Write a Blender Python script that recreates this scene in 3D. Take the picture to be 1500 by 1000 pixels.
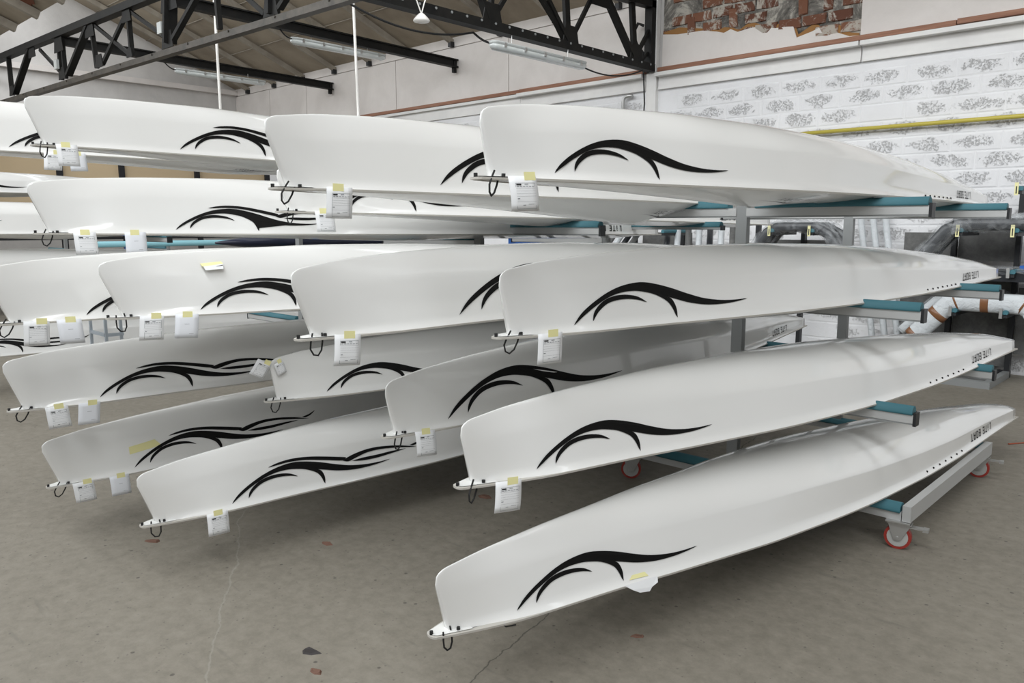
import bpy, bmesh, math, random
from mathutils import Vector, Matrix
random.seed(7)
for o in list(bpy.data.objects): bpy.data.objects.remove(o)
sc = bpy.context.scene; col = sc.collection
R = math.radians
# ---------------------------------------------------------------- camera, sky, lights, exposure
cam = bpy.data.cameras.new('camera'); co = bpy.data.objects.new('camera', cam); col.objects.link(co)
cam.sensor_width = 36; cam.lens = 36*1150/1500; cam.clip_end = 200
yaw, pit = R(43.4), R(8.42)
f = Vector((-math.sin(yaw)*math.cos(pit), math.cos(yaw)*math.cos(pit), -math.sin(pit)))
rt = Vector((math.cos(yaw), math.sin(yaw), 0)); up = rt.cross(f)
co.matrix_world = Matrix(((rt.x, up.x, -f.x, 0), (rt.y, up.y, -f.y, 0), (rt.z, up.z, -f.z, 1.6), (0, 0, 0, 1)))
sc.camera = co
w = bpy.data.worlds.new('daylight'); sc.world = w; w.use_nodes = True
w.node_tree.nodes['Background'].inputs[0].default_value = (.97, .98, 1, 1)
w.node_tree.nodes['Background'].inputs[1].default_value = .30
def area(name, loc, rot, sx, sy, power, colr=(1, 1, 1)):
    l = bpy.data.lights.new(name, 'AREA'); l.shape = 'RECTANGLE'; l.size = sx; l.size_y = sy; l.energy = power; l.color = colr
    o = bpy.data.objects.new(name, l); col.objects.link(o); o.location = loc; o.rotation_euler = rot
    return o
# daylight through the north-light glazing of the sawtooth roof (strips along X that face the next bay, tilted down)
area('skylight_near', (-6, -.5, 5.9), (R(30), 0, 0), 24, 1.9, 1050, (.95, .98, 1))
area('skylight_far', (-6, 4.75, 6.0), (R(34), 0, 0), 24, 1.7, 520, (.95, .98, 1))
area('skylight_rear', (-2, -5.7, 5.9), (R(34), 0, 0), 24, 1.9, 480, (.95, .98, 1))
vs = sc.view_settings; vs.view_transform = 'Standard'; vs.look = 'None'; vs.gamma = 1; vs.use_curve_mapping = False
vs.exposure = -0.01
# ---------------------------------------------------------------- helpers
def tag(o, label=None, cat=None, group=None, kind=None):
    if label: o['label'] = label
    if cat: o['category'] = cat
    if group: o['group'] = group
    if kind: o['kind'] = kind
    return o
def empty(name, loc=(0, 0, 0), rz=0):
    o = bpy.data.objects.new(name, None); col.objects.link(o); o.location = loc; o.rotation_euler = (0, 0, rz); o.empty_display_size = .1
    return o
def mesh(name, vf, mat, parent=None, smooth=False):
    if isinstance(vf, bpy.types.Mesh): me = vf
    else:
        me = bpy.data.meshes.new(name); me.from_pydata([tuple(v) for v in vf[0]], [], [tuple(q) for q in vf[1]]); me.materials.append(mat)
        if smooth: me.polygons.foreach_set('use_smooth', [True]*len(me.polygons))
        me.update()
    o = bpy.data.objects.new(name, me); col.objects.link(o)
    if parent: o.parent = parent
    return o
def recalc(o):
    bm = bmesh.new(); bm.from_mesh(o.data); bmesh.ops.recalc_face_normals(bm, faces=bm.faces); bm.to_mesh(o.data); bm.free(); return o
def smooth_sides(o):
    for p in o.data.polygons: p.use_smooth = len(p.vertices) == 4 and abs(p.normal.x) < .5 and p.normal.z > -.3
    return o
class MB:
    def __init__(s): s.v = []; s.f = []
    def add(s, v, f):
        n = len(s.v); s.v += [tuple(a) for a in v]; s.f += [tuple(i+n for i in q) for q in f]; return s
    def box(s, x0, x1, y0, y1, z0, z1):
        v = [(x, y, z) for z in (z0, z1) for y in (y0, y1) for x in (x0, x1)]
        return s.add(v, [(0, 2, 3, 1), (4, 5, 7, 6), (0, 1, 5, 4), (2, 6, 7, 3), (0, 4, 6, 2), (1, 3, 7, 5)])
    def bar(s, a, b, w, h, upv=(0, 0, 1)):
        a = Vector(a); b = Vector(b); d = (b-a).normalized(); u = Vector(upv)
        if abs(d.dot(u)) > .98: u = Vector((1, 0, 0))
        r_ = d.cross(u).normalized(); u = r_.cross(d)
        v = [p+r_*(i*w/2)+u*(j*h/2) for p in (a, b) for j in (-1, 1) for i in (-1, 1)]
        return s.add(v, [(0, 1, 3, 2), (4, 6, 7, 5), (0, 4, 5, 1), (2, 3, 7, 6), (0, 2, 6, 4), (1, 5, 7, 3)])
    def tube(s, pts, r, n=8, cap=True):
        pts = [Vector(p) for p in pts]; base = len(s.v); prev = None
        for i, p in enumerate(pts):
            d = (pts[min(i+1, len(pts)-1)]-pts[max(i-1, 0)]).normalized()
            u = prev if prev is not None else (Vector((0, 0, 1)) if abs(d.z) < .9 else Vector((1, 0, 0)))
            a = d.cross(u).normalized(); u = a.cross(d); prev = u
            rr = r[i] if isinstance(r, (list, tuple)) else r
            for k in range(n):
                t = 2*math.pi*k/n; s.v.append(tuple(p+a*(rr*math.cos(t))+u*(rr*math.sin(t))))
        for i in range(len(pts)-1):
            for k in range(n):
                q = base+i*n; s.f.append((q+k, q+(k+1) % n, q+n+(k+1) % n, q+n+k))
        if cap:
            s.f.append(tuple(base+k for k in reversed(range(n)))); e = base+(len(pts)-1)*n; s.f.append(tuple(e+k for k in range(n)))
        return s
    def cyl(s, c, axis, r, h, n=24):
        c = Vector(c); ax = Vector(axis).normalized(); return s.tube([c-ax*h/2, c+ax*h/2], r, n)
    def prism(s, poly, fn, d):
        """poly: 2-D outline (convex-ish) -> fn(a,b,k) 3-D; thickness between k=0 and k=d"""
        n = len(poly); v = [fn(a, b, 0) for a, b in poly]+[fn(a, b, d) for a, b in poly]
        return s.add(v, [tuple(range(n)), tuple(reversed(range(n, 2*n)))]+[(i, i+n, (i+1) % n+n, (i+1) % n) for i in range(n)])
    def build(s, name, mat, parent=None, smooth=False): return mesh(name, (s.v, s.f), mat, parent, smooth)
# ---------------------------------------------------------------- materials
def mat(name, colr, rough=.5, metal=0, coat=0, spec=.5, trans=0, alpha=1):
    m = bpy.data.materials.new(name); m.use_nodes = True; b = m.node_tree.nodes['Principled BSDF']
    b.inputs['Base Color'].default_value = (*colr, 1); b.inputs['Roughness'].default_value = rough; b.inputs['Metallic'].default_value = metal
    b.inputs['Coat Weight'].default_value = coat; b.inputs['Coat Roughness'].default_value = .05; b.inputs['Specular IOR Level'].default_value = spec
    b.inputs['Transmission Weight'].default_value = trans; b.inputs['Alpha'].default_value = alpha
    return m
def nt(m): return m.node_tree.nodes, m.node_tree.links, m.node_tree.nodes['Principled BSDF']
def noise(N, L, scale, det=5, rough=.6, co_=None, dist=0):
    n = N.new('ShaderNodeTexNoise'); n.inputs['Scale'].default_value = scale; n.inputs['Detail'].default_value = det
    n.inputs['Roughness'].default_value = rough; n.inputs['Distortion'].default_value = dist
    if co_ is not None: L.new(co_, n.inputs['Vector'])
    return n.outputs['Fac']
def ramp(N, L, src, stops):
    r = N.new('ShaderNodeValToRGB'); e = r.color_ramp.elements
    while len(e) < len(stops): e.new(.5)
    for el, (p, c) in zip(e, stops): el.position = p; el.color = (*c, 1) if len(c) == 3 else c
    L.new(src, r.inputs[0]); return r.outputs[0]
def coords(N, kind='Object', scale=None, L=None):
    t = N.new('ShaderNodeTexCoord'); o = t.outputs[kind]
    if scale:
        mp = N.new('ShaderNodeMapping'); mp.inputs['Scale'].default_value = scale; L.new(o, mp.inputs[0]); o = mp.outputs[0]
    return o
def worldpos(N): return N.new('ShaderNodeNewGeometry').outputs['Position']
def mixc(N, L, fac, a, b, mode='MIX'):
    m = N.new('ShaderNodeMix'); m.data_type = 'RGBA'; m.blend_type = mode
    if hasattr(fac, 'node'): L.new(fac, m.inputs[0])
    else: m.inputs[0].default_value = fac
    for k, s in ((6, a), (7, b)):
        if hasattr(s, 'node'): L.new(s, m.inputs[k])
        else: m.inputs[k].default_value = (*s, 1)
    return m.outputs[2]
def bump(N, L, B, h, strength=.3, dist=.01):
    b = N.new('ShaderNodeBump'); b.inputs['Strength'].default_value = strength; b.inputs['Distance'].default_value = dist
    L.new(h, b.inputs['Height']); L.new(b.outputs[0], B.inputs['Normal'])
def mathn(N, L, op, a, b=None, c=None):
    m = N.new('ShaderNodeMath'); m.operation = op
    for i, s in enumerate((a, b, c)):
        if s is None: continue
        if hasattr(s, 'node'): L.new(s, m.inputs[i])
        else: m.inputs[i].default_value = s
    return m.outputs[0]
gel = mat('white_gelcoat', (.80, .80, .785), .22, coat=.75)
N, L, B = nt(gel); B.inputs['Coat Roughness'].default_value = .04
deckm = mat('deck_gelcoat', (.74, .745, .73), .25, coat=.5)
rim = mat('gunwale_moulding', (.50, .48, .44), .4); lipm = mat('white_lip', (.76, .76, .74), .3)
blk = mat('black_vinyl', (.003, .003, .003), .6, spec=.2)
greyprint = mat('dark_grey_print', (.05, .05, .05), .5)
cordm = mat('black_cord', (.015, .015, .015), .8)
paper = mat('white_paper', (.80, .81, .82), .75); plain_paper = mat('plain_paper', (.76, .78, .82), .8)
ink = mat('printed_ink', (.17, .18, .2), .8); inkd = mat('dark_ink', (.02, .02, .02), .8)
tape = mat('yellow_masking_tape', (.80, .76, .38), .7)
alu = mat('grey_aluminium_profile', (.50, .505, .50), .45, .25)
steelp = mat('grey_painted_post', (.27, .28, .28), .45, .1)
darkst = mat('black_steel', (.018, .019, .021), .45, .2)
foam = mat('teal_foam', (.045, .155, .19), .65)
N, L, B = nt(foam); bump(N, L, B, noise(N, L, 60, 3), .15, .002)
foamb = mat('blue_foam', (.06, .09, .5), .6)
zinc = mat('zinc_steel', (.55, .55, .54), .35, .8)
redt = mat('red_polyurethane_tyre', (.30, .03, .02), .5)
hubm = mat('grey_hub', (.42, .42, .40), .45)
galv = mat('galvanised_steel', (.42, .47, .52), .4, .5)
# iron of the trusses
iron = mat('dark_painted_iron', (.02, .023, .025), .6, 0, spec=.3)
N, L, B = nt(iron); L.new(ramp(N, L, noise(N, L, 4, 6, .7, worldpos(N)), [(.35, (.003, .0032, .0035)), (.75, (.014, .013, .011))]), B.inputs['Base Color'])
ironb = mat('brownish_iron_chord', (.06, .05, .04), .5, .2)
N, L, B = nt(ironb); L.new(ramp(N, L, noise(N, L, 5, 6, .7, worldpos(N)), [(.3, (.018, .016, .013)), (.7, (.085, .072, .056))]), B.inputs['Base Color'])
# concrete floor
floorm = mat('dusty_concrete', (.2, .19, .17), .62, spec=.35)
N, L, B = nt(floorm); wp = worldpos(N)
c1 = ramp(N, L, noise(N, L, .55, 8, .62, wp, .4), [(.30, (.178, .160, .130)), (.55, (.225, .204, .168)), (.75, (.272, .25, .21))])
c2 = mixc(N, L, .35, c1, ramp(N, L, noise(N, L, 16, 6, .7, wp), [(.3, (.11, .10, .08)), (.7, (.32, .295, .25))]))
sp = N.new('ShaderNodeTexVoronoi'); sp.inputs['Scale'].default_value = 9; sp.inputs['Randomness'].default_value = 1; L.new(wp, sp.inputs['Vector'])
d0 = mathn(N, L, 'ADD', sp.outputs['Distance'], mathn(N, L, 'MULTIPLY', noise(N, L, 30, 4, .7, wp), .09))
specks = ramp(N, L, d0, [(.10, (1, 1, 1)), (.125, (0, 0, 0))])
c3 = mixc(N, L, mathn(N, L, 'MULTIPLY', specks, .75), c2, (.075, .068, .06))
sp2 = N.new('ShaderNodeTexVoronoi'); sp2.inputs['Scale'].default_value = 24; L.new(wp, sp2.inputs['Vector'])
c3 = mixc(N, L, mathn(N, L, 'MULTIPLY', ramp(N, L, sp2.outputs['Distance'], [(.09, (1, 1, 1)), (.12, (0, 0, 0))]), .5), c3, (.09, .08, .07))
sc2 = N.new('ShaderNodeTexNoise'); sc2.inputs['Scale'].default_value = 3; sc2.inputs['Detail'].default_value = 8; mp = N.new('ShaderNodeMapping')
mp.inputs['Rotation'].default_value = (0, 0, .6); mp.inputs['Scale'].default_value = (1, 7, 1); L.new(wp, mp.inputs[0]); L.new(mp.outputs[0], sc2.inputs['Vector'])
c4 = mixc(N, L, mathn(N, L, 'MULTIPLY', ramp(N, L, sc2.outputs['Fac'], [(.64, (0, 0, 0)), (.72, (1, 1, 1))]), .25), c3, (.10, .095, .085))
sx = N.new('ShaderNodeSeparateXYZ'); L.new(wp, sx.inputs[0])
def crack(c, p, q, colr, wid, am):
    dx, dy = q[0]-p[0], q[1]-p[1]; ln = math.hypot(dx, dy); nx, ny = -dy/ln, dx/ln
    v = mathn(N, L, 'ADD', mathn(N, L, 'MULTIPLY', sx.outputs[0], nx), mathn(N, L, 'MULTIPLY', sx.outputs[1], ny))
    v = mathn(N, L, 'SUBTRACT', v, p[0]*nx+p[1]*ny)
    v = mathn(N, L, 'ADD', v, mathn(N, L, 'MULTIPLY', mathn(N, L, 'SUBTRACT', noise(N, L, 2.2, 6, .6, wp), .5), .16))
    v = mathn(N, L, 'ABSOLUTE', v)
    k = ramp(N, L, mathn(N, L, 'DIVIDE', v, wid), [(.4, (1, 1, 1)), (1, (0, 0, 0))])
    return mixc(N, L, mathn(N, L, 'MULTIPLY', k, am), c, colr)
c5 = crack(c4, (-3.09, 1.46), (-2.56, 1.12), (.34, .33, .29), .005, .4)
c5 = crack(c5, (-1.9, 1.83), (-2.01, 2.37), (.07, .065, .055), .004, .8)
L.new(c5, B.inputs['Base Color'])
bump(N, L, B, mathn(N, L, 'ADD', noise(N, L, 9, 10, .7, wp), mathn(N, L, 'MULTIPLY', specks, -.3)), .35, .01)
# walls
def plaster(name, a, b, sc_=1.2, bs=.15):
    m = mat(name, a, .8); N, L, B = nt(m); p = worldpos(N)
    c = ramp(N, L, noise(N, L, sc_, 7, .62, p, .3), [(.32, b), (.62, a)])
    c = mixc(N, L, mathn(N, L, 'MULTIPLY', ramp(N, L, noise(N, L, 22, 5, .8, p), [(.68, (0, 0, 0)), (.76, (1, 1, 1))]), .35), c, tuple(x*.72 for x in b))
    L.new(c, B.inputs['Base Color']); bump(N, L, B, noise(N, L, 14, 8, .7, p), bs, .02); return m
pinkw = plaster('pinkish_white_plaster', (.76, .72, .69), (.66, .62, .59))
gabw = plaster('grey_white_plaster', (.66, .64, .62), (.50, .485, .47), .7, .25)
whitew = plaster('white_painted_masonry', (.80, .80, .81), (.73, .73, .74), 1.5, .3)
beamw = plaster('white_painted_beam', (.80, .79, .77), (.72, .71, .70), 2, .05)
roofm = plaster('stained_beige_roof_lining', (.37, .315, .24), (.24, .20, .15), .9, .2)
raftm = plaster('grey_beige_rafter', (.36, .325, .27), (.25, .22, .18), 3, .1)
blockm = mat('rough_painted_block', (.8, .8, .81), .85); N, L, B = nt(blockm); oc = coords(N, 'Object')
inf = N.new('ShaderNodeObjectInfo'); sxb = N.new('ShaderNodeSeparateXYZ'); L.new(oc, sxb.inputs[0]); wp = worldpos(N)
ex = mathn(N, L, 'POWER', mathn(N, L, 'DIVIDE', mathn(N, L, 'ABSOLUTE', sxb.outputs[0]), .19), 2.0)
ez = mathn(N, L, 'POWER', mathn(N, L, 'DIVIDE', mathn(N, L, 'ABSOLUTE', sxb.outputs[2]), .07), 2.0)
el = mathn(N, L, 'ADD', ex, ez)
el = mathn(N, L, 'ADD', el, mathn(N, L, 'MULTIPLY', mathn(N, L, 'SUBTRACT', noise(N, L, 5.5, 6, .75, wp, .8), .5), 6.5))
mask = ramp(N, L, el, [(.55, (1, 1, 1)), (1.0, (0, 0, 0))])
mask = mathn(N, L, 'MULTIPLY', mask, mathn(N, L, 'GREATER_THAN', inf.outputs['Random'], .12))
pit1 = ramp(N, L, noise(N, L, 55, 8, .8, wp), [(.42, (1, 1, 1)), (.50, (0, 0, 0))])
pm = mathn(N, L, 'MULTIPLY', mask, pit1)
basec = ramp(N, L, noise(N, L, 2, 6, .6, wp), [(.3, (.74, .74, .75)), (.7, (.82, .82, .83))])
L.new(mixc(N, L, mathn(N, L, 'MULTIPLY', pm, .52), basec, (.42, .41, .40)), B.inputs['Base Color'])
bump(N, L, B, mathn(N, L, 'SUBTRACT', mathn(N, L, 'MULTIPLY', noise(N, L, 18, 8, .7, wp), .6), pm), .7, .012)
brickm = mat('old_red_brick', (.3, .12, .07), .85); N, L, B = nt(brickm); wp = worldpos(N); inf = N.new('ShaderNodeObjectInfo')
bc = mixc(N, L, inf.outputs['Random'], (.13, .05, .03), (.24, .105, .06))
bc = mixc(N, L, mathn(N, L, 'MULTIPLY', ramp(N, L, noise(N, L, 3.4, 7, .75, wp, 1.2), [(.49, (0, 0, 0)), (.56, (1, 1, 1))]), .93), bc, (.52, .48, .42))
bc = mixc(N, L, mathn(N, L, 'MULTIPLY', ramp(N, L, noise(N, L, 2.3, 6, .7, mathn(N, L, 'ADD', 1, 1) if False else coords(N, 'Object', (1, 1, 1), L)), [(.60, (0, 0, 0)), (.66, (1, 1, 1))]), .8), bc, (.10, .095, .085))
L.new(bc, B.inputs['Base Color']); bump(N, L, B, noise(N, L, 25, 8, .8, wp), .8, .02)
mortm = mat('rough_mortar', (.4, .38, .34), .9); N, L, B = nt(mortm); wp = worldpos(N)
L.new(ramp(N, L, noise(N, L, 2.0, 8, .75, wp, .8), [(.40, (.085, .08, .072)), (.50, (.25, .235, .21)), (.56, (.56, .53, .47))]), B.inputs['Base Color'])
bump(N, L, B, noise(N, L, 14, 8, .8, wp), 1, .03)
ochre = mat('ochre_under_plaster', (.30, .15, .05), .9)
batm = mat('reddish_timber_batten', (.3, .14, .08), .7); N, L, B = nt(batm); wp = worldpos(N)
L.new(ramp(N, L, noise(N, L, 3, 5, .6, coords(N, 'Object', (.4, 4, 8), L)), [(.3, (.20, .085, .05)), (.7, (.38, .20, .13))]), B.inputs['Base Color'])
pipem = mat('yellow_gas_pipe', (.50, .42, .07), .4)
tanm = mat('tan_board', (.50, .39, .25), .8); darkm = mat('black_upright', (.01, .01, .012), .8)  # darkm: plain black of the far shelving uprights
card = mat('brown_cardboard', (.33, .22, .12), .85)
carbon = mat('dark_carbon', (.02, .022, .026), .3)
greyp = mat('grey_panel', (.1, .1, .1), .8); N, L, B = nt(greyp)
L.new(ramp(N, L, noise(N, L, 12, 5, .7, worldpos(N)), [(.35, (.09, .09, .088)), (.7, (.15, .15, .145))]), B.inputs['Base Color'])
wrap = mat('white_foam_wrap', (.62, .65, .67), .6); N, L, B = nt(wrap); wp = worldpos(N)
bump(N, L, B, noise(N, L, 16, 5, .7, wp, 1), .8, .02)
browntape = mat('brown_parcel_tape', (.20, .09, .04), .3)
plastic = mat('clear_plastic_film', (.75, .78, .80), .18); N, L, B = nt(plastic); wp = worldpos(N)
L.new(ramp(N, L, noise(N, L, 5, 4, .6, wp, 1.0), [(.45, (.10, .10, .10)), (.75, (.50, .50, .50))]), B.inputs['Alpha']); bump(N, L, B, noise(N, L, 13, 5, .7, wp, 2), 1, .03)
lampb = mat('lamp_grey_housing', (.50, .52, .51), .4); lampd = mat('lamp_clear_diffuser', (.60, .63, .62), .25, coat=.4)
rodm = mat('white_rod', (.82, .80, .76), .5)
navy = mat('navy_cover', (.012, .016, .04), .35); bluec = mat('blue_plastic', (.02, .12, .45), .4)
rust = mat('brick_chip', (.16, .085, .06), .85); stone = mat('dark_leaf_scrap', (.035, .03, .03), .7)
# ---------------------------------------------------------------- setting: floor
YW, XG = 9.8, -18.57
fl = MB().box(-30, 22, -22, 14, -.1, 0).build('floor', floorm); tag(fl, 'dusty grey concrete floor with specks and cracks', kind='structure')
# right wall (the long eave wall)
wr = MB().box(XG-.3, 12, YW+.012, YW+.3, 0, 3.72).build('wall_right', whitew); tag(wr, 'white painted block wall behind the racks, with plaster panels above', kind='structure')
MB().box(XG-.3, 12, YW+.03, YW+.3, 3.72, 5.1).build('wall_core', gabw, wr)
def block_mesh(seed):
    rn = random.Random(seed); j = lambda a: rn.uniform(-a, a); m = MB(); X, Z = .247, .097
    b = [(-X, .0, -Z), (X, .0, -Z), (X, .0, Z), (-X, .0, Z)]
    c = [(-X+.020+j(.008), -.005+j(.002), -Z+.014+j(.003)), (X-.020+j(.008), -.005+j(.002), -Z+.014+j(.003)), (X-.020+j(.008), -.005+j(.002), Z-.014+j(.003)), (-X+.020+j(.008), -.005+j(.002), Z-.014+j(.003))]
    m.add(b+c, [(4, 5, 6, 7), (0, 1, 5, 4), (1, 2, 6, 5), (2, 3, 7, 6), (3, 0, 4, 7)]); me = bpy.data.meshes.new('concrete_block')
    me.from_pydata(m.v, [], m.f); me.materials.append(blockm); me.update(); return me
BL = [block_mesh(i) for i in range(7)]
for r_ in range(18):
    z = .1+r_*.2
    for c in range(32):
        x = -11.85+c*.5+(.25 if r_ % 2 else 0)
        if z > 3.5 or x > -.9: continue
        if x < -6.9 and z < 2.5: continue
        if x < -4.3 and z < .9: continue
        if -6.72 < x < -6.2: continue
        o = mesh('concrete_block', BL[random.randrange(7)], None, wr); o.location = (x+random.uniform(-.004, .004), YW+.012, z)
# upper plaster panels, with open seams
seams = [XG, -16.98, -15.44, -12.32, -9.34, -6.60]
for a, b in zip(seams[:-1], seams[1:]):
    MB().box(a+.008, b-.008, YW-.004, YW+.03, 3.79, 4.695).build('plaster_panel', pinkw, wr)
MB().box(XG, -6.5, YW+.0, YW+.03, 4.71, 5.05).build('eave_panel', pinkw, wr)
MB().box(-3.64, 12, YW-.02, YW+.03, 3.79, 5.05).build('plaster_panel', pinkw, wr)
# ragged plaster below the bare bricks
edge = [(-6.36, 4.23), (-6.1, 4.21), (-5.75, 4.19), (-5.5, 4.13), (-5.42, 4.10), (-5.3, 4.13), (-5.2, 4.08), (-5.05, 4.11), (-4.9, 4.10), (-4.7, 4.06), (-4.55, 4.05), (-4.45, 4.04), (-4.40, 3.90), (-4.22, 3.94), (-4.15, 3.97), (-4.08, 3.87), (-3.9, 3.88), (-3.76, 3.82), (-3.66, 3.80)]
e2 = [(x+random.uniform(-.02, .02), z+random.uniform(-.012, .012)) for x, z in edge for _ in (0,)]
v = []; fs = []
for i, (x, z) in enumerate(e2): v += [(x, YW-.01, 3.79), (x, YW-.01, z), (x, YW+.03, z)]
for i in range(len(e2)-1): fs += [(3*i, 3*i+3, 3*i+4, 3*i+1), (3*i+1, 3*i+4, 3*i+5, 3*i+2)]
mesh('ragged_plaster', (v, fs), pinkw, wr)
v = []; fs = []
for i, (x, z) in enumerate(edge): v += [(x, YW+.0, 3.80), (x, YW+.0, z+.03+.05*(i % 3 == 1))]
for i in range(len(edge)-1): fs.append((2*i, 2*i+2, 2*i+3, 2*i+1))
mesh('ochre_layer', (v, fs), ochre, wr)
MB().box(-6.36, -3.64, YW+.015, YW+.03, 3.8, 5.05).build('mortar_bed', mortm, wr)
def brick_mesh(seed, L_=.29, H_=.128):
    rn = random.Random(seed); j = lambda a=.01: rn.uniform(-a, a); X, Z = L_/2, H_/2
    b = [(-X+j(), 0, -Z+j()), (0+j(), 0, -Z+j(.006)), (X+j(), 0, -Z+j()), (X+j(), 0, Z+j()), (0+j(), 0, Z+j(.006)), (-X+j(), 0, Z+j())]
    c = [(x*.93, -.022+j(.006), z*.88) for x, _, z in b]
    me = bpy.data.meshes.new('brick'); me.from_pydata(b+c, [], [(6, 7, 8, 9, 10, 11)]+[(i, (i+1) % 6, (i+1) % 6+6, i+6) for i in range(6)]); me.materials.append(brickm); me.update(); return me
BR = [brick_mesh(20+i) for i in range(6)]; BRV = [brick_mesh(40+i, .11, .25) for i in range(3)]
for r_ in range(7):
    z = 3.92+r_*.152; x = -6.22+(.15 if r_ % 2 else 0)
    while x < -3.72:
        if not (z < 4.2-(x+6.36)*.125) and random.random() > .10:
            vert = (r_ in (2, 5)) and random.random() < .25
            o = mesh('brick', random.choice(BRV if vert else BR), None, wr); o.location = (x, YW+.016+random.uniform(-.004, .006), z+(.05 if vert else 0)); o.rotation_euler = (0, random.uniform(-.03, .03), 0)
        x += .31
# timber batten, white lintel beams, column
tb = MB()
for a, b, dz in ((-13.6, -11.0, 0), (-11.0, -9.05, .0), (-9.05, -6.62, .0), (-6.40, -2.62, .0), (-2.62, 1.5, .01)):
    MB().box(a+.006, b-.006, YW-.055-(.01 if dz else 0), YW-.0, 3.735+dz, 3.79+dz).build('trim_1' if a < -13 else 'batten', batm) if False else None
trim = MB().box(-13.6, -9.06, YW-.055, YW, 3.735, 3.79).build('trim_1', batm); tag(trim, 'reddish timber batten along the top of the lintel', kind='structure')
for a, b, z in ((-9.05, -6.62, 3.74), (-6.40, -2.62, 3.735), (-2.61, 1.5, 3.745)): MB().box(a, b, YW-.06, YW, z, z+.055).build('batten_length', batm, trim)
lt = MB().box(-13.6, -9.06, YW-.075, YW, 3.675, 3.72).build('trim_2', beamw); tag(lt, 'white painted steel lintel beam over the block wall', kind='structure')
MB().box(-13.6, -9.06, YW-.02, YW+.01, 3.5, 3.675).build('beam_web', beamw, lt)
for a, b, dz in ((-9.05, -6.62, .008), (-6.40, -3.62, .0), (-3.60, 1.5, .0)):
    g = MB().box(a, b, YW-.13, YW, 3.665+dz, 3.715+dz); g.build('beam_flange', beamw, lt)
    MB().box(a, b, YW-.025, YW+.01, 3.52+dz, 3.665+dz).build('beam_web', beamw, lt)
    MB().box(a, b, YW-.035, YW+.01, 3.495+dz, 3.52+dz).build('beam_lip', beamw, lt)
tc = MB().box(-6.58, -6.42, YW-.06, YW+.02, 0, 3.72).build('trim_3', beamw); tag(tc, 'white painted column in the block wall', kind='structure')
MB().box(-6.55, -6.42, YW-.06, YW+.02, 3.74, 5.0).build('upper_column', beamw, tc)
# left gable wall with ledge
gw = MB().add([(XG, y, z) for y, z in ((-8, 0), (YW+.3, 0), (YW+.3, 5.1), (4.55, 7.15), (4.45, 4.9), (-1, 7.1), (-8, 7.1))] +
              [(XG-.2, y, z) for y, z in ((-8, 0), (YW+.3, 0), (YW+.3, 5.1), (4.55, 7.15), (4.45, 4.9), (-1, 7.1), (-8, 7.1))],
              [(0, 1, 2, 3, 4, 5, 6), (13, 12, 11, 10, 9, 8, 7)]).build('wall_left', gabw)
gw.data.materials[0] = gabw; tag(gw, 'grey white plastered gable wall at the far left', kind='structure')
bm = bmesh.new(); bm.from_mesh(gw.data); bmesh.ops.triangulate(bm, faces=bm.faces); bm.to_mesh(gw.data); bm.free()
MB().box(XG, XG+.12, -8, YW, 4.72, 4.83).build('ledge', pinkw, gw)
# more gable above so that nothing opens behind the near roof bay
MB().box(XG-.25, XG-.21, -8, YW+.3, 0, 9).build('gable_core', gabw, gw)
# roof: sawtooth bays sloping down towards the right wall
def roof_plane(y0, z0, y1, z1, name, lab):
    o = MB().add([(XG-.3, y0, z0), (12, y0, z0), (12, y1, z1), (XG-.3, y1, z1), (XG-.3, y0, z0+.12), (12, y0, z0+.12), (12, y1, z1+.12), (XG-.3, y1, z1+.12)],
                 [(0, 3, 2, 1), (4, 5, 6, 7), (0, 1, 5, 4), (2, 3, 7, 6), (1, 2, 6, 5), (0, 4, 7, 3)]).build(name, roofm)
    tag(o, lab, kind='structure'); return o
r2 = roof_plane(4.6, 6.93, YW+.02, 4.86, 'ceiling', 'beige stained sloping roof lining with rafters, far bay')
r1 = roof_plane(-.7, 6.87, 4.35, 4.93, 'ceiling', 'beige sloping roof lining of the near bay')
r0 = roof_plane(-6, 6.87, -.9, 4.93, 'ceiling', 'beige roof lining behind the viewer')
x = -17.9
while x < 0:
    MB().add(*(lambda m: (m.v, m.f))(MB().bar((x, 4.6, 6.86), (x, YW-.02, 4.79), .06, .09))).build('rafter', raftm, r2)
    MB().box(x-.035, x+.035, YW-.09, YW, 4.70, 4.79).build('rafter_shoe', darkst if int(x*10) % 3 else raftm, r2)
    if x > -17: MB().bar((x, -.6, 6.79), (x, 4.3, 4.86), .09, .13).build('rafter', raftm, r1)
    x += 1.2
for k in range(1, 5):   # lining joints seen as thin dark battens
    y = 4.6+k*1.04; z = 6.93-(y-4.6)*.398
    MB().bar((XG, y, z-.004), (2, y, z-.004), .02, .012).build('joint', raftm, r2)
recalc(MB().prism([(-14.75, 3.98), (-14.5, 3.93), (-14.3, 4.02), (-14.05, 4.0), (-13.9, 4.12), (-14.1, 4.2), (-14.2, 4.17), (-14.35, 4.27), (-14.6, 4.22), (-14.55, 4.12)], lambda a, b, k: (a, b, 6.87-(b+.7)*.384-.012-k), .01).build('exposed_tile_patch', mat('terracotta_patch', (.17, .06, .03), .9), r1))
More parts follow.
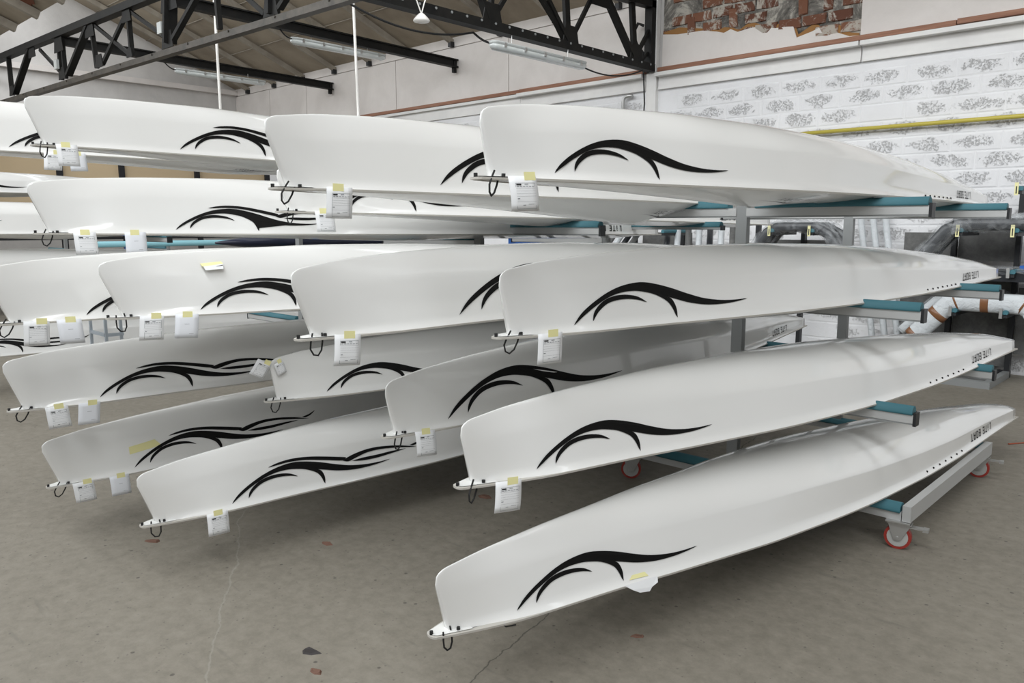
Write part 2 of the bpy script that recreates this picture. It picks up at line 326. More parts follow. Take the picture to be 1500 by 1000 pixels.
# ---------------------------------------------------------------- iron trusses
def truss(name, lab, chords, members, plates, mt=iron):
    t = empty(name, chords[0][0]); tag(t, lab, 'truss'); o0 = Vector(chords[0][0])
    def part(nm, m, mm):
        m.v = [tuple(Vector(p)-o0) for p in m.v]; return m.build(nm, mm, t)
    for a, b, w_, h_, mm in chords: part('chord', MB().bar(a, b, w_, h_), mm)
    for a, b, w_, h_ in members: part('strut', MB().bar(a, b, w_, h_), mt)
    for m in plates: part('gusset_plate', m, mt)
    return t, o0, part
AY = lambda x: 4.34+.0424*(x+16.96)
pA = lambda x, z: (x, AY(x), z)
mem = [((-16.31, 4.51), (-16.28, 3.87), .07), ((-15.2, 4.53), (-16.13, 3.88), .1), ((-14.82, 4.44), (-14.04, 4.0), .035), ((-14.03, 4.61), (-14.0, 3.87), .06), ((-13.87, 4.61), (-13.84, 3.87), .06),
       ((-12.82, 4.51), (-13.72, 3.91), .10), ((-12.75, 4.5), (-12.65, 3.88), .06), ((-12.7, 4.51), (-11.55, 3.92), .035), ((-11.62, 4.43), (-12.45, 3.91), .05), ((-11.52, 4.48), (-11.49, 3.89), .06),
       ((-11.52, 4.5), (-10.53, 4.01), .035), ((-10.3, 4.52), (-10.4, 3.9), .17), ((-9.3, 4.54), (-10.33, 3.91), .07), ((-9.2, 4.5), (-9.15, 3.88), .06), ((-9.1, 4.5), (-8.2, 3.9), .035), ((-8.0, 4.5), (-8.03, 3.86), .15), ((-7.0, 4.5), (-7.9, 3.9), .07)]
pl = []
for x, z, s in ((-16.2, 3.93, .11), (-13.9, 3.95, .12), (-12.5, 3.95, .12), (-11.5, 3.93, .08), (-10.4, 3.94, .14), (-15.1, 4.45, .14), (-12.75, 4.43, .15), (-11.52, 4.43, .13), (-8.03, 3.93, .13), (-13.95, 4.40, .17), (-10.3, 4.42, .2)):
    pl.append(MB().prism([(x-s*1.1, z-s*.7), (x+s*1.1, z-s*.7), (x+s*.75, z+s*.8), (x-s*.75, z+s*.8)], lambda a, b, k: (a, AY(a)-.035+k, b), .012))
tA, oA, partA = truss('lattice_girder', 'black iron lattice girder running left to right under the roof step',
                      [(pA(-18.56, 3.79), pA(-6.55, 3.79), .10, .075, ironb), (pA(-18.56, 4.56), pA(-6.55, 4.53), .13, .10, iron)],
                      [(pA(*a), pA(*b), w_, .05) for a, b, w_ in mem], pl)
for x, z in ((-10.45, 4.02), (-13.95, 4.02)): partA('junction_box', MB().box(x-.09, x+.03, AY(x)-.09, AY(x)-.05, z, z+.14), lampb)
for k in range(24):
    x = -18+k*.48; partA('rivet', MB().cyl((x, AY(x)-.055, 3.81), (0, 1, 0), .014, .012, 6), ironb) if k % 2 else None
XB = -6.5
pB = lambda y, z: (XB, y, z)
mb = [((7.47, 4.27), (7.87, 3.84), .10), ((7.83, 4.40), (7.88, 3.85), .09), ((8.36, 4.48), (7.97, 3.92), .04), ((8.64, 4.55), (9.26, 3.89), .10), ((9.23, 4.60), (9.32, 3.87), .09), ((9.82, 4.49), (9.37, 3.92), .04),
      ((7.15, 4.45), (7.85, 3.87), .05), ((6.2, 4.4), (6.49, 3.86), .09), ((6.55, 4.4), (6.53, 3.87), .05), ((6.95, 4.4), (6.57, 3.9), .04), ((5.3, 4.4), (4.9, 3.9), .05)]
plB = []
for y, z, s in ((7.9, 3.93, .14), (9.32, 3.93, .14), (6.52, 3.93, .14), (8.5, 4.50, .17), (5.0, 3.93, .12)):
    plB.append(MB().prism([(y-s*1.1, z-s*.7), (y+s*1.1, z-s*.7), (y+s*.75, z+s*.8), (y-s*.75, z+s*.8)], lambda a, b, k: (XB+.04-k, a, b), .012))
tB, oB, partB = truss('roof_truss', 'dark grey riveted iron truss ending at the column in the block wall',
                      [(pB(4.77, 3.80), pB(9.78, 3.79), .13, .10, iron), (pB(4.7, 4.42), pB(9.78, 4.64), .12, .09, iron)], [(pB(*a), pB(*b), w_, .05) for a, b, w_ in mb], plB)
for k in range(22):
    y = 5.0+k*.22; partB('rivet', MB().cyl((XB+.068, y, 3.82), (1, 0, 0), .014, .012, 6), steelp)
partB('end_post', MB().box(-6.56, -6.44, YW-.16, YW-.06, 3.74, 4.7), iron); partB('strut', MB().bar((-6.5, 9.45, 3.82), (-6.5, 9.72, 4.05), .03, .03), iron)
for a, b, lab in (((-13.95, 4.47, 4.46), (-14.43, 9.78, 4.47), 'left black iron tie beam resting on the far wall'), ((-10.3, 4.62, 4.42), (-10.6, 9.78, 4.41), 'right black iron tie beam ending on the far wall'), ((-17.8, 4.3, 4.5), (-17.9, 9.78, 4.5), None)):
    if lab is None: continue
    t = empty('tie_beam', a); tag(t, lab, 'beam', 'iron tie beams across the far bay'); o0 = Vector(a)
    for nm, m in (('web', MB().bar(a, b, .03, .13)), ('flange', MB().bar(Vector(a)+Vector((0, 0, .06)), Vector(b)+Vector((0, 0, .06)), .11, .02)), ('flange', MB().bar(Vector(a)-Vector((0, 0, .06)), Vector(b)-Vector((0, 0, .06)), .11, .02)),
                  ('end_bracket', MB().bar(Vector(b)+Vector((0, -.05, .05)), Vector(b)+Vector((0, -.05, -.16)), .06, .06))):
        m.v = [tuple(Vector(p)-o0) for p in m.v]; m.build(nm, iron, t)
# ---------------------------------------------------------------- lamps, rods, cables, pipes on the walls
def lamp(x, y0, y1, z, lab, hang):
    t = empty('fluorescent_lamp', (x, (y0+y1)/2, z)); tag(t, lab, 'lamp', 'unlit tube lamps under the beams'); h = (y1-y0)/2
    def prof(w_, zt, zb, y):
        return [(-w_, y, zt), (w_, y, zt), (w_*.95, y, (zt+zb)/2), (w_*.6, y, zb), (-w_*.6, y, zb), (-w_*.95, y, (zt+zb)/2)]
    for nm, zt, zb, w_, mm in (('housing', .035, .0, .07, lampb), ('diffuser', 0, -.055, .062, lampd)):
        m = MB(); ys = [-h, -h+.05, h-.05, h]; sc_ = [.5, 1, 1, .5]
        for y, s in zip(ys, sc_): m.v += prof(w_*s, zt, zb*s, y)
        for i in range(3): m.f += [(i*6+k, i*6+(k+1) % 6, i*6+6+(k+1) % 6, i*6+6+k) for k in range(6)]
        m.f += [tuple(range(5, -1, -1)), tuple(range(18, 24))]; m.build(nm, mm, t, True)
    for k in range(5):
        y = -h+.16+k*(2*h-.32)/4
        for s in (-1, 1): MB().box(s*.068-.012, s*.068+.012, y-.015, y+.015, -.02, .025).build('clip', zinc, t)
    for s in (-.6, .6): MB().tube([(0, s*h, .03), (0, s*h, hang)], .005, 6).build('hanger', zinc, t)
lamp(-14.19, 6.37, 8.1, 4.30, 'long grey tube lamp farthest left, under the left tie beam', .12)
lamp(-10.46, 6.42, 8.1, 4.25, 'long grey tube lamp under the middle tie beam', .12)
lamp(-6.45, 6.48, 8.16, 3.60, 'long grey tube lamp under the riveted truss by the brick patch', .16)
def single(name, m, mt, lab, cat, group=None, smooth=False):
    c = Vector((sum(p[0] for p in m.v)/len(m.v), sum(p[1] for p in m.v)/len(m.v), min(p[2] for p in m.v)))
    m.v = [tuple(Vector(p)-c) for p in m.v]; o = m.build(name, mt, None, smooth); o.location = c; tag(o, lab, cat, group); return o
def catenary(a, b, sag, n=14):
    a = Vector(a); b = Vector(b); return [a.lerp(b, i/n)-Vector((0, 0, sag*4*(i/n)*(1-i/n))) for i in range(n+1)]
single('lamp_cable', MB().tube(catenary((-14.14, 6.15, 4.42), (-14.19, 6.45, 4.33), .06), .010, 6), cordm, 'short black cable feeding the far left tube lamp', 'cable')
single('lamp_cable', MB().tube(catenary((-10.40, 6.2, 4.36), (-10.46, 6.48, 4.28), .05), .010, 6), cordm, 'short black cable feeding the middle tube lamp', 'cable')
single('power_cable', MB().tube(catenary((-7.2, 4.9, 3.98), (-6.6, 6.35, 3.72), .16)+catenary((-6.6, 6.4, 3.70), (-6.48, 6.55, 3.62), .02), .012, 6), cordm, 'black cable sagging from the girder to the tube lamp on the riveted truss', 'cable')
single('power_cable', MB().tube(catenary((-6.48, 8.1, 3.60), (-6.45, 9.45, 3.72), .10)+[(-6.5, 9.55, 3.7), (-6.52, 9.62, 3.3), (-6.6, 9.66, 2.5)], .010, 6), cordm, 'black cable from the tube lamp down the wall beside the column', 'cable')
single('conduit_hose', MB().tube([(-6.62, 9.7, 3.78), (-6.6, 9.68, 4.0), (-6.72, 9.68, 4.15), (-6.78, 9.68, 4.3), (-6.7, 9.68, 4.42), (-6.62, 9.7, 4.38)], .022, 8), cordm, 'thick black hose curled behind the truss end', 'hose')
t = single('hanging_rod', MB().tube([(-11.86, 6, 2.5), (-11.9, 6, 6.3)], .021, 8), rodm, 'white vertical rod hanging left, behind the leftmost big top boat', 'rod')
t = single('hanging_rod', MB().tube([(-8.28, 6, 2.3), (-8.34, 6, 4.25)], .017, 8), rodm, 'white vertical rod hanging from two wires, right of the other one', 'rod')
for s in (-.06, .12): MB().tube([(-.03, 0, 1.93), (s*1.2+.0, .02, 2.6), (s*2, .02, 3.95)], .009, 6).build('wire', rodm, t)
t = empty('pendant_lamp', (-6.42, 5.45, 3.66)); tag(t, 'small white dish shaped pendant hooked on the riveted truss', 'lamp')
m = MB(); prof = [(.012, .07), (.03, .06), (.06, .03), (.085, 0), (.08, -.015), (.02, -.03)]
for r_, z in prof: m.v += [(r_*math.cos(k*math.pi/8), r_*math.sin(k*math.pi/8), z) for k in range(16)]
for i in range(5): m.f += [(i*16+k, i*16+(k+1) % 16, i*16+16+(k+1) % 16, i*16+16+k) for k in range(16)]
m.f.append(tuple(range(80, 96))); m.build('shade', rodm, t, True)
MB().tube([(0, 0, .06), (-.01, -.05, .18), (-.02, -.09, .24)], .007, 6).build('hook', rodm, t); MB().tube([(0, 0, .06), (-.01, .05, .18), (-.02, .09, .25)], .007, 6).build('hook', rodm, t)
single('gas_pipe', MB().tube([(-5.2, YW-.07, 2.72), (-1.5, YW-.07, 2.72), (1.5, YW-.07, 2.72)], .024, 12), pipem, 'yellow pipe running along the white block wall', 'pipe', smooth=True)
single('elbow_pipe', MB().tube([(-6.98, YW-.05, 2.6), (-6.98, YW-.05, 3.38), (-6.965, YW-.05, 3.43), (-6.93, YW-.05, 3.455), (-6.88, YW-.05, 3.46), (-6.82, YW-.05, 3.45)], .026, 10), zinc, 'small grey pipe with an elbow on the wall left of the column', 'pipe', smooth=True)
single('wall_bracket', MB().bar((-8.7, YW-.05, 3.42), (-8.15, YW-.22, 3.40), .035, .035).bar((-8.15, YW-.22, 3.40), (-8.08, YW-.24, 3.34), .03, .03), darkst, 'short black bracket bar sticking out of the far wall', 'bracket')
# ---------------------------------------------------------------- boats
LEN = 4.82
def interp(x, tab):
    if x <= tab[0][0]: return tab[0][1]
    for (a, b), (c, d) in zip(tab[:-1], tab[1:]):
        if x <= c: return b+(d-b)*(x-a)/(c-a)
    return tab[-1][1]
def smooth_tab(tab, n=97, x1=LEN, win=5):
    xs = [x1*i/(n-1) for i in range(n)]; ys = [interp(x, tab) for x in xs]
    for _ in range(3): ys = [ys[0]]+[(ys[i-1]+2*ys[i]+ys[i+1])/4 if i > 8 else ys[i] for i in range(1, n-1)]+[ys[-1]]
    return list(zip(xs, ys))
W_RIM = smooth_tab([(0, .024), (.03, .036), (.06, .044), (.15, .072), (.31, .11), (.75, .157), (.98, .195), (1.56, .27), (2.06, .30), (2.4, .305), (3.0, .285), (3.5, .245), (4.18, .168), (4.82, .10)])
K0 = smooth_tab([(0, .205), (.23, .243), (.5, .266), (1, .288), (1.6, .296), (2.3, .282), (3.1, .245), (3.9, .19), (4.5, .13), (4.82, .078)])
HC = smooth_tab([(0, .14), (.5, .17), (2, .165), (2.5, .145), (3.1, .12), (3.6, .10), (4.82, .062)])
WRAT = smooth_tab([(0, .5), (.5, .6), (1, .75), (2, .9), (2.5, .93), (4.82, .95)])
WB = [(.0, .010), (.05, .012), (.06, .018), (.075, .025), (.1, .036), (.31, .10), (.6, .146), (.9, 9)]
class Boat:
    def __init__(s, hb, rake, peak, dk): s.hb = hb; s.k = hb/.205; s.rake = rake; s.peak = peak; s.dk = dk
    def wb(s, x): return min(interp(x, W_RIM)-.004, interp(x, WB))
    def half(s, x):
        """half section from gunwale to keel: list of (t,z)"""
        w = s.wb(x); hc = interp(x, HC)*min(s.k, 1.1); wc = w*interp(x, WRAT); k = interp(x, K0)*(1+(s.k-1)*max(0, 1-x/1.8))
        if x < .10: k *= .80+.20*math.sqrt(max(0, 1-(1-max(0, x-.05)/.05)**2))
        out = [(w+(wc-w)*q+s.flare(hc*q, x), hc*q) for q in (0, .02, .05, .09, .15, .22, .4, .55, .7, .85, .96, 1)]
        n = 13
        ex_ = 1.0-.5*max(0, 1-x/1.3)
        wc += s.flare(hc, x); a0 = s.a0(x); lf = max(0, min(1, (2.2-x)/.9))
        for i in range(1, n+1):
            a = a0+(math.pi/2-a0)*i/n; zz = hc+(k-hc)*(math.sin(a)-math.sin(a0))/(1-math.sin(a0)); out.append(((wc+lf*(wc-w)*(zz-hc)/hc)*(math.cos(a)/math.cos(a0))**ex_ if i < n else 0, zz))
        return out
    def flare(s, h, x): return (.016*max(0, 1-max(0, h)/.035)**2.2-.010)*min(1, max(0, (x-.05)/.2))*max(0, min(1, (4.75-x)/.5))
    def a0(s, x): return R(30)*max(0, min(1, (x-1.0)/1.2))
    def shift(s, x, z): return -(s.rake)*max(0, min(1, z/s.hb))*max(0, 1-(x-.05)/.55)
    def flank(s, x, h, off=.0015):
        hc = interp(x, HC)*min(s.k, 1.1); w = s.wb(x); q = h/hc
        if q <= 1: t = w+(w*interp(x, WRAT)-w)*q+s.flare(h, x)
        else:
            wc = w*interp(x, WRAT)+s.flare(hc, x); k = interp(x, K0)*(1+(s.k-1)*max(0, 1-x/1.8)); sn = min(1, (h-hc)/(k-hc)); a0 = s.a0(x); a = math.asin(min(1, math.sin(a0)+sn*(1-math.sin(a0)))); t = (wc+max(0, min(1, (2.2-x)/.9))*(wc-w)*(h-hc)/hc)*(math.cos(a)/math.cos(a0))**(1.0-.5*max(0, 1-x/1.3))
        return (t+off, x+s.shift(x, h), h)
    def deckz(s, x, t):
        w = interp(x, W_RIM); q = min(1, abs(t)/w)
        if x < s.peak: d = s.dk*(x/s.peak)**1.2
        else: d = .03+(s.dk-.03)*max(0, 1-(x-s.peak)/.6)**1.3 if x < 4.3 else .03*(LEN-x)/.52
        return -.004-d*(1-q**1.5)
ST = [.05, .06, .07, .085, .1, .13, .17, .22, .28, .35]+[.35+(LEN-.35)*i/62 for i in range(1, 63)]
TMPL = [[(-0.208, 0.053), (-0.105, 0.141), (0.051, 0.228), (0.235, 0.306), (0.424, 0.357), (0.633, 0.375), (0.819, 0.351), (1.011, 0.304), (1.181, 0.251), (1.391, 0.196), (1.62, 0.166), (1.831, 0.159), (2.008, 0.165), (1.864, 0.147), (1.682, 0.134), (1.441, 0.136), (1.219, 0.164), (1.043, 0.207), (0.935, 0.236), (0.985, 0.203), (1.012, 0.144), (1.015, 0.086), (1.0, 0.039), (0.972, 0.126), (0.917, 0.196), (0.789, 0.26), (0.66, 0.291), (0.535, 0.306), (0.381, 0.299), (0.222, 0.263), (0.067, 0.2), (-0.087, 0.123)],
[(0.0, 0.074), (0.026, 0.133), (0.087, 0.191), (0.193, 0.246), (0.324, 0.273), (0.449, 0.272), (0.569, 0.248), (0.665, 0.198), (0.562, 0.226), (0.439, 0.24), (0.313, 0.236), (0.195, 0.211), (0.089, 0.155), (0.031, 0.106)],
[(0.303, 0.348), (0.429, 0.377), (0.616, 0.392), (0.837, 0.377), (1.061, 0.339), (1.358, 0.278), (1.3, 0.249), (1.053, 0.299), (0.798, 0.347), (0.579, 0.362), (0.425, 0.355)],
[(1.299, 0.246), (1.467, 0.295), (1.69, 0.325), (1.912, 0.32), (2.174, 0.286), (2.459, 0.221), (2.169, 0.262), (1.906, 0.29), (1.683, 0.287), (1.512, 0.252), (1.382, 0.222)],
[(1.434, 0.216), (1.598, 0.227), (1.819, 0.226), (2.048, 0.232), (2.281, 0.228), (2.043, 0.208), (1.812, 0.191), (1.592, 0.195)],
[(2.346, 0.262), (2.471, 0.286), (2.592, 0.331), (2.497, 0.274), (2.412, 0.252)]]
TMPL[2] = [(a-.0, b+.03) for a, b in TMPL[2]]; TMPL[3] = [(a, b+.03) for a, b in TMPL[3]]; TMPL[4] = [(a, b+.03) for a, b in TMPL[4]]; TMPL[5] = [(a, b+.03) for a, b in TMPL[5]]
def crom(poly, n=4, grow=0):
    """densify an outline with Catmull-Rom, keeping sharp tips sharp"""
    P = [Vector((a, b)) for a, b in poly]; m = len(P); out = []
    sharp = []
    for i in range(m):
        a = (P[i]-P[i-1]).normalized(); b = (P[(i+1) % m]-P[i]).normalized(); sharp.append(a.dot(b) < .45)
    for i in range(m):
        p1, p2 = P[i], P[(i+1) % m]; p0 = p1*2-p2 if sharp[i] else P[i-1]; p3 = p2*2-p1 if sharp[(i+1) % m] else P[(i+2) % m]
        for k in range(n):
            t = k/n; out.append(.5*((2*p1)+(p2-p0)*t+(2*p0-5*p1+4*p2-p3)*t*t+(3*p1-p0-3*p2+p3)*t**3))
    ar = sum(a.x*b.y-b.x*a.y for a, b in zip(out, out[1:]+out[:1])); sg = 1 if ar > 0 else -1; m = len(out); res = []
    for i in range(m):
        a = (out[i]-out[i-1]).normalized(); b = (out[(i+1) % m]-out[i]).normalized(); d = a+b
        if a.dot(b) < .3: res.append(out[i]); continue
        d.normalize(); res.append(out[i]+Vector((d.y, -d.x))*sg*grow)
    return res
def flatfill(polys, fn):
    bm = bmesh.new()
    for pl_ in polys:
        vs_ = [bm.verts.new((p[0], p[1], 0)) for p in pl_]; f_ = bm.faces.new(vs_); bmesh.ops.triangulate(bm, faces=[f_], ngon_method='EAR_CLIP')
    bm.verts.index_update(); v = [fn(q.co.x, q.co.y) for q in bm.verts]; fs = [tuple(p.index for p in q.verts) for q in bm.faces]; bm.free(); return v, fs
GL = {'L': [(0, 0, .24, 1), (.24, 0, .66, .15)], 'I': [(.1, 0, .36, .66), (.1, .80, .36, .96)], 'T': [(0, .85, 1, 1), (.38, 0, .62, .85)], 'E': [(0, 0, .24, 1), (.24, 0, .88, .15), (.24, .42, .80, .57), (.24, .85, .88, 1)],
      'B': [(0, 0, .24, 1), (.24, 0, .80, .15), (.24, .42, .80, .57), (.24, .85, .80, 1), (.72, .10, .94, .47), (.72, .53, .94, .90)], 'O': [(0, .1, .24, .9), (.72, .1, .95, .9), (.1, 0, .84, .15), (.1, .85, .84, 1)],
      'A': [(0, 0, .24, .9), (.72, 0, .95, .9), (.12, .85, .84, 1), (.24, .34, .72, .49)]}
def textpolys(s, h, cw, gap):
    out = []; u = 0
    for ch in s:
        if ch == ' ': u += cw*.8; continue
        wd = cw*(.45 if ch == 'I' else 1)
        for a, b, c, d in GL[ch]:
            sc_ = cw
            n = max(1, int((c-a)*3)); 
            for i in range(n):
                a0 = a+(c-a)*i/n; a1 = a+(c-a)*(i+1)/n; out.append([(u+a0*sc_, b*h), (u+a1*sc_, b*h), (u+a1*sc_, d*h), (u+a0*sc_, d*h)])
        u += wd+gap
    return out, u
def arc_loop():
    m = MB(); m.tube([(0, -.016, .02), (0, -.022, -.01), (0, -.024, -.035), (0, -.012, -.055), (0, .004, -.058), (0, .016, -.04), (0, .020, -.01), (0, .018, .02)], .0032, 6); return m
def make_tag(parent_m, kind, tw=.098, th=.108):
    """paper label hanging from the gunwale: origin at its top edge centre, facing local +X"""
    t = empty('paper_label'); rn = random.Random(hash(kind) % 7 if False else len(bpy.data.objects))
    bend = rn.uniform(.004, .014); sk = rn.uniform(-.01, .01)
    fn = lambda u, v_: (bend*math.sin(v_*2.2)+.003*math.cos(u*3), u*tw+sk*v_, -v_*th)   # u -.5...5, v 0..1
    vv = []; ff = []
    for i in range(6):
        for j in range(5): vv.append(fn(-.5+j/4, i/5))
    for i in range(5):
        for j in range(4): q = i*5+j; ff.append((q, q+1, q+6, q+5))
    m_ = mesh('sheet', (vv, ff), paper if kind == 'form' else plain_paper, t, True); sm = m_.modifiers.new('t', 'SOLIDIFY'); sm.thickness = .0006
    tp = MB(); a = rn.uniform(-.3, .05); pts = [fn(a, .0), fn(a+.42, .0), fn(a+.42, .13), fn(a, .13)]
    tp.add([(p[0]+.0012, p[1], p[2]+(.012 if i < 2 else 0)) for i, p in enumerate(pts)], [(0, 1, 2, 3)]); tp.build('tape', tape, t)
    def rects(rs, nm, mm, off=.0022):
        mb_ = MB()
        for u0, v0, u1, v1 in rs:
            p = [fn(u0, v0), fn(u1, v0), fn(u1, v1), fn(u0, v1)]; mb_.add([(q[0]+off, q[1], q[2]) for q in p], [(0, 1, 2, 3)])
        mb_.build(nm, mm, t)
    if kind == 'form':
        x0, x1 = -.30, .40; fr = [(x0, .2, x1, .208), (x0, .93, x1, .938), (x0, .2, x0+.01, .938), (x1-.01, .2, x1, .938)]
        fr += [(x0, .2+k*.075, x1, .204+k*.075) for k in (2, 3, 4, 5, 7)]
        fr += [(x0+.03+k*.11, .29, x0+.11+k*.11, .305) for k in range(6)]+[(.02, .225, .15, .245), (.1, .80, .3, .81), (-.1, .82, .0, .835), (x0+.02, .63, x0+.1, .65)]
        rects(fr, 'printed_form', ink); rects([(x0+.03, .22, x0+.2, .262)], 'printed_heading', inkd)
    else: rects([(-.1, .4, .1, .41), (.1, .8, .3, .81)], 'faint_note', plain_paper if False else ink)
    return t
def mat_boat(b, style, w_at, gscale): pass
def build_boat(name, A, yawd, pitchd, hb, rake, style, sa, sb, lab, tags=(), peak=1.75, dk=.06, group=None, text=True, detail=True):
    b = Boat(hb, rake, peak, dk); root = empty('rowing_boat', A); root.rotation_euler = (R(pitchd), 0, -R(yawd)); tag(root, lab, 'boat', group)
    # hull
    v = []; f_ = []; n = None
    for x in ST:
        h = b.half(x); ring = [(t, z) for t, z in h]+[(-t, z) for t, z in reversed(h[:-1])]; n = len(ring)
        v += [(t, x+b.shift(x, z), z) for t, z in ring]
    for i in range(len(ST)-1):
        for k in range(n-1): q = i*n+k; f_.append((q, q+1, q+n+1, q+n))
    f_.append(tuple(reversed(range(n)))); e = (len(ST)-1)*n; f_.append(tuple(range(e, e+n)))
    hu = mesh('hull', (v, f_), gel, root, True)
    hu.data.polygons[-1].use_smooth = False
    recalc(hu)
    # deck, hanging below the gunwale because the boat lies upside down
    v = []; f_ = []; tt = tuple(-1+i/14 for i in range(29)); xs = [0]+ST
    for x in xs:
        w_ = interp(x, W_RIM)
        for t in tt: v.append((t*w_, x, b.deckz(x, t*w_)))
    m_ = len(tt)
    for i in range(len(xs)-1):
        for k in range(m_-1): q = i*m_+k; f_.append((q, q+m_, q+m_+1, q+1))
    dkx = mesh('deck', (v, f_), deckm, root, True)
    # gunwale moulding
    path = []
    for x in reversed(xs): path.append((interp(x, W_RIM), x))
    path += [(interp(0, W_RIM)*math.cos(a), -.016*math.sin(a)) for a in (R(25), R(50), R(75), R(105), R(130), R(155))]
    for x in xs: path.append((-interp(x, W_RIM), x))
    v = []; f_ = []
    for x, y in path:
        k = 1+.005/max(.02, math.hypot(x, min(y, 0)) if y < 0 else abs(x)); o_ = (x*k, y*k if y < 0 else y)
        i_ = (x*.80, y*.5 if y < 0 else y)
        v += [(i_[0], i_[1], .001), (o_[0], o_[1], .000), (o_[0]*.995, o_[1], -.007), (i_[0], i_[1], -.009)]
    for i in range(len(path)-1):
        for k in range(4): q = 4*i; f_.append((q+k, q+(k+1) % 4, q+4+(k+1) % 4, q+4+k))
    f_.append((0, 1, 2, 3)); q = 4*(len(path)-1); f_.append((q+3, q+2, q+1, q))
    recalc(mesh('gunwale', (v, f_), rim, root))
    mesh('bow_plate', ([(-.023, 0, .0035), (.023, 0, .0035), (.013, -.011, .0035), (-.013, -.011, .0035), (-.058, .12, .0035), (.058, .12, .0035)], [(0, 3, 2, 1), (4, 0, 1, 5)]), lipm, root)
    # stern lip
    MB().box(-.105, .105, LEN-.01, LEN+.035, -.006, .003).build('stern_lip', rim, root)
    # graphics
    sc_ = sb-sa; pls = TMPL[:2] if style == 'single' else TMPL
    for i, pl_ in enumerate(pls):
        vf = flatfill([crom([(sa+u*sc_, h*sc_*1.0) for u, h in pl_], 4, .0009)], lambda x, h: b.flank(x, h, .003))
        mesh('wave_graphic', vf, blk, root)
    if text:
        T, wd = textpolys('LITE BOAT', .046, .038, .0175); s0 = 4.235
        mesh('lettering', flatfill(T, lambda u, h: b.flank(s0-u, .071-h, .0034)), blk, root)
    if detail:
        T, wd = textpolys('LITE BOAT', .03, .032, .010); s0 = peak+.22
        def dfn(u, h):
            x = s0-u; w_ = interp(x, W_RIM); t = w_*.80-h-.02*math.sin(0); return (t, x, b.deckz(x, t)-.012)
        mesh('deck_lettering', flatfill(T, dfn), greyprint, root)
        mesh('deck_emblem', flatfill([crom([(.05+a*.2, .034+h*.09) for a, h in TMPL[0]])], dfn), greyprint, root)
        lp = arc_loop(); lo = lp.build('rope_loop', cordm, root); rr = random.random(); lo.location = (.025, .03+.02*rr, -.004); lo.rotation_euler = (R(random.uniform(-35, 25)), 0, R(random.uniform(-25, 25)))
        for y in (.0, .075): bo = MB().tube([(0, 0, -.010), (0, 0, .009)], .0062, 8).build('bolt', cordm, root); bo.location = (.034 if y else .0, y-.01*(y == 0), .004)
        if name[0] == 'A':
            for k in range(7): bo = MB().cyl((0, 0, 0), (1, 0, 0), .006, .006, 8).build('bolt', blk, root); x = 3.02+k*.095; bo.location = b.flank(x, .014, .001)
    bpy.context.view_layer.update()
    out = []
    for (sx_, kind, lb, cat) in tags:
        tg = make_tag(None, kind); w_ = interp(sx_, W_RIM)+.006
        ang = -R(yawd)-math.atan((interp(sx_+.05, W_RIM)-interp(max(0, sx_-.05), W_RIM))/.1)
        loc = Matrix.Translation(Vector(A)) @ root.rotation_euler.to_matrix().to_4x4() @ Vector((w_, sx_, .006))
        tg.location = loc; tg.rotation_euler = (R(random.uniform(-4, 4)), 0, ang); tag(tg, lb, 'label', 'paper labels taped to the boats')
        out.append(tg)
    return b, root
F, Pn = 'form', 'plain'
def tg(s, kind, lb): return (s, kind, lb, None)
build_boat('A1', (-1.756, 1.706, 1.745), 2.5, 0, .20, .05, 'single', .346, .738, 'white upturned rowing boat on the top right arms of the nearest rack, whole flank showing', [tg(.12, F, 'printed form hanging from the bow of the top right boat')], 1.65, .06)
build_boat('A2', (-1.876, 1.915, 1.22), 4.7, 0, .215, .055, 'single', .382, .811, 'white upturned rowing boat second from the top on the right of the nearest rack', [tg(.17, F, 'printed form under a curl of yellow tape on the second boat down, right column')])
build_boat('A3', (-1.904, 1.755, .72), 7.2, 0, .21, .055, 'single', .361, .754, 'white upturned rowing boat third from the top on the right of the nearest rack', [tg(.15, F, 'printed form hanging from the bow of the third boat down, right column')])
build_boat('A4', (-1.861, 1.591, .26), 7.6, 0, .202, .05, 'single', .37, .755, 'lowest white upturned rowing boat, nearest the viewer, bow over bare floor', [])
build_boat('B1', (-2.421, 1.403, 1.725), -5, 0, .22, .095, 'single', .78, 1.333, 'white upturned rowing boat with a deep blank bow in the middle of the top row', [tg(.2, F, 'printed form in a sleeve on the bow of the middle top boat')], 2.36, .12)
build_boat('B2', (-2.331, 1.423, 1.22), -5.1, 0, .222, .095, 'single', .779, 1.358, 'white upturned rowing boat with a long blank bow directly left of the second boat down', [tg(.14, F, 'printed form on the middle boat of the second row')], 2.36, .05)
build_boat('B3', (-2.595, 1.973, .72), -4.2, 0, .218, .06, 'single', .408, .962, 'grey shaded white rowing boat just left of the third boat down, partly behind it', [tg(.15, F, 'printed form on the bow of the shaded boat in the third row')])
build_boat('C1', (-3.596, 2.102, 1.67), 2.6, -.75, .205, .07, 'single', .363, .745, 'white rowing boat mostly hidden beneath the middle top boat, stern lettering in the gap', [tg(.2, F, 'printed form below the sleeve of the middle top boat, under yellow tape')], 1.9, .05)
build_boat('C3', (-3.576, 1.981, .72), 5.2, 0, .20, .04, 'single', .364, .736, 'white rowing boat between the third rows, crumpled label at the top of its bow')
build_boat('D3', (-3.615, 1.271, 1.2), 7, 0, .23, .10, 'multi', .431, .789, 'white rowing boat with a folded yellow note on top of its bow', [tg(.15, F, 'printed form under the boat that carries a folded note'), tg(.29, Pn, 'plain sheet beside the form under the boat that carries a folded note')])
build_boat('E5', (-3.538, 1.322, .26), -1.5, 0, .225, .085, 'multi', .459, .857, 'low white rowing boat with interlaced wave marking, second lowest bow over the floor', [tg(.29, F, 'printed form under the second lowest bow over the floor')])
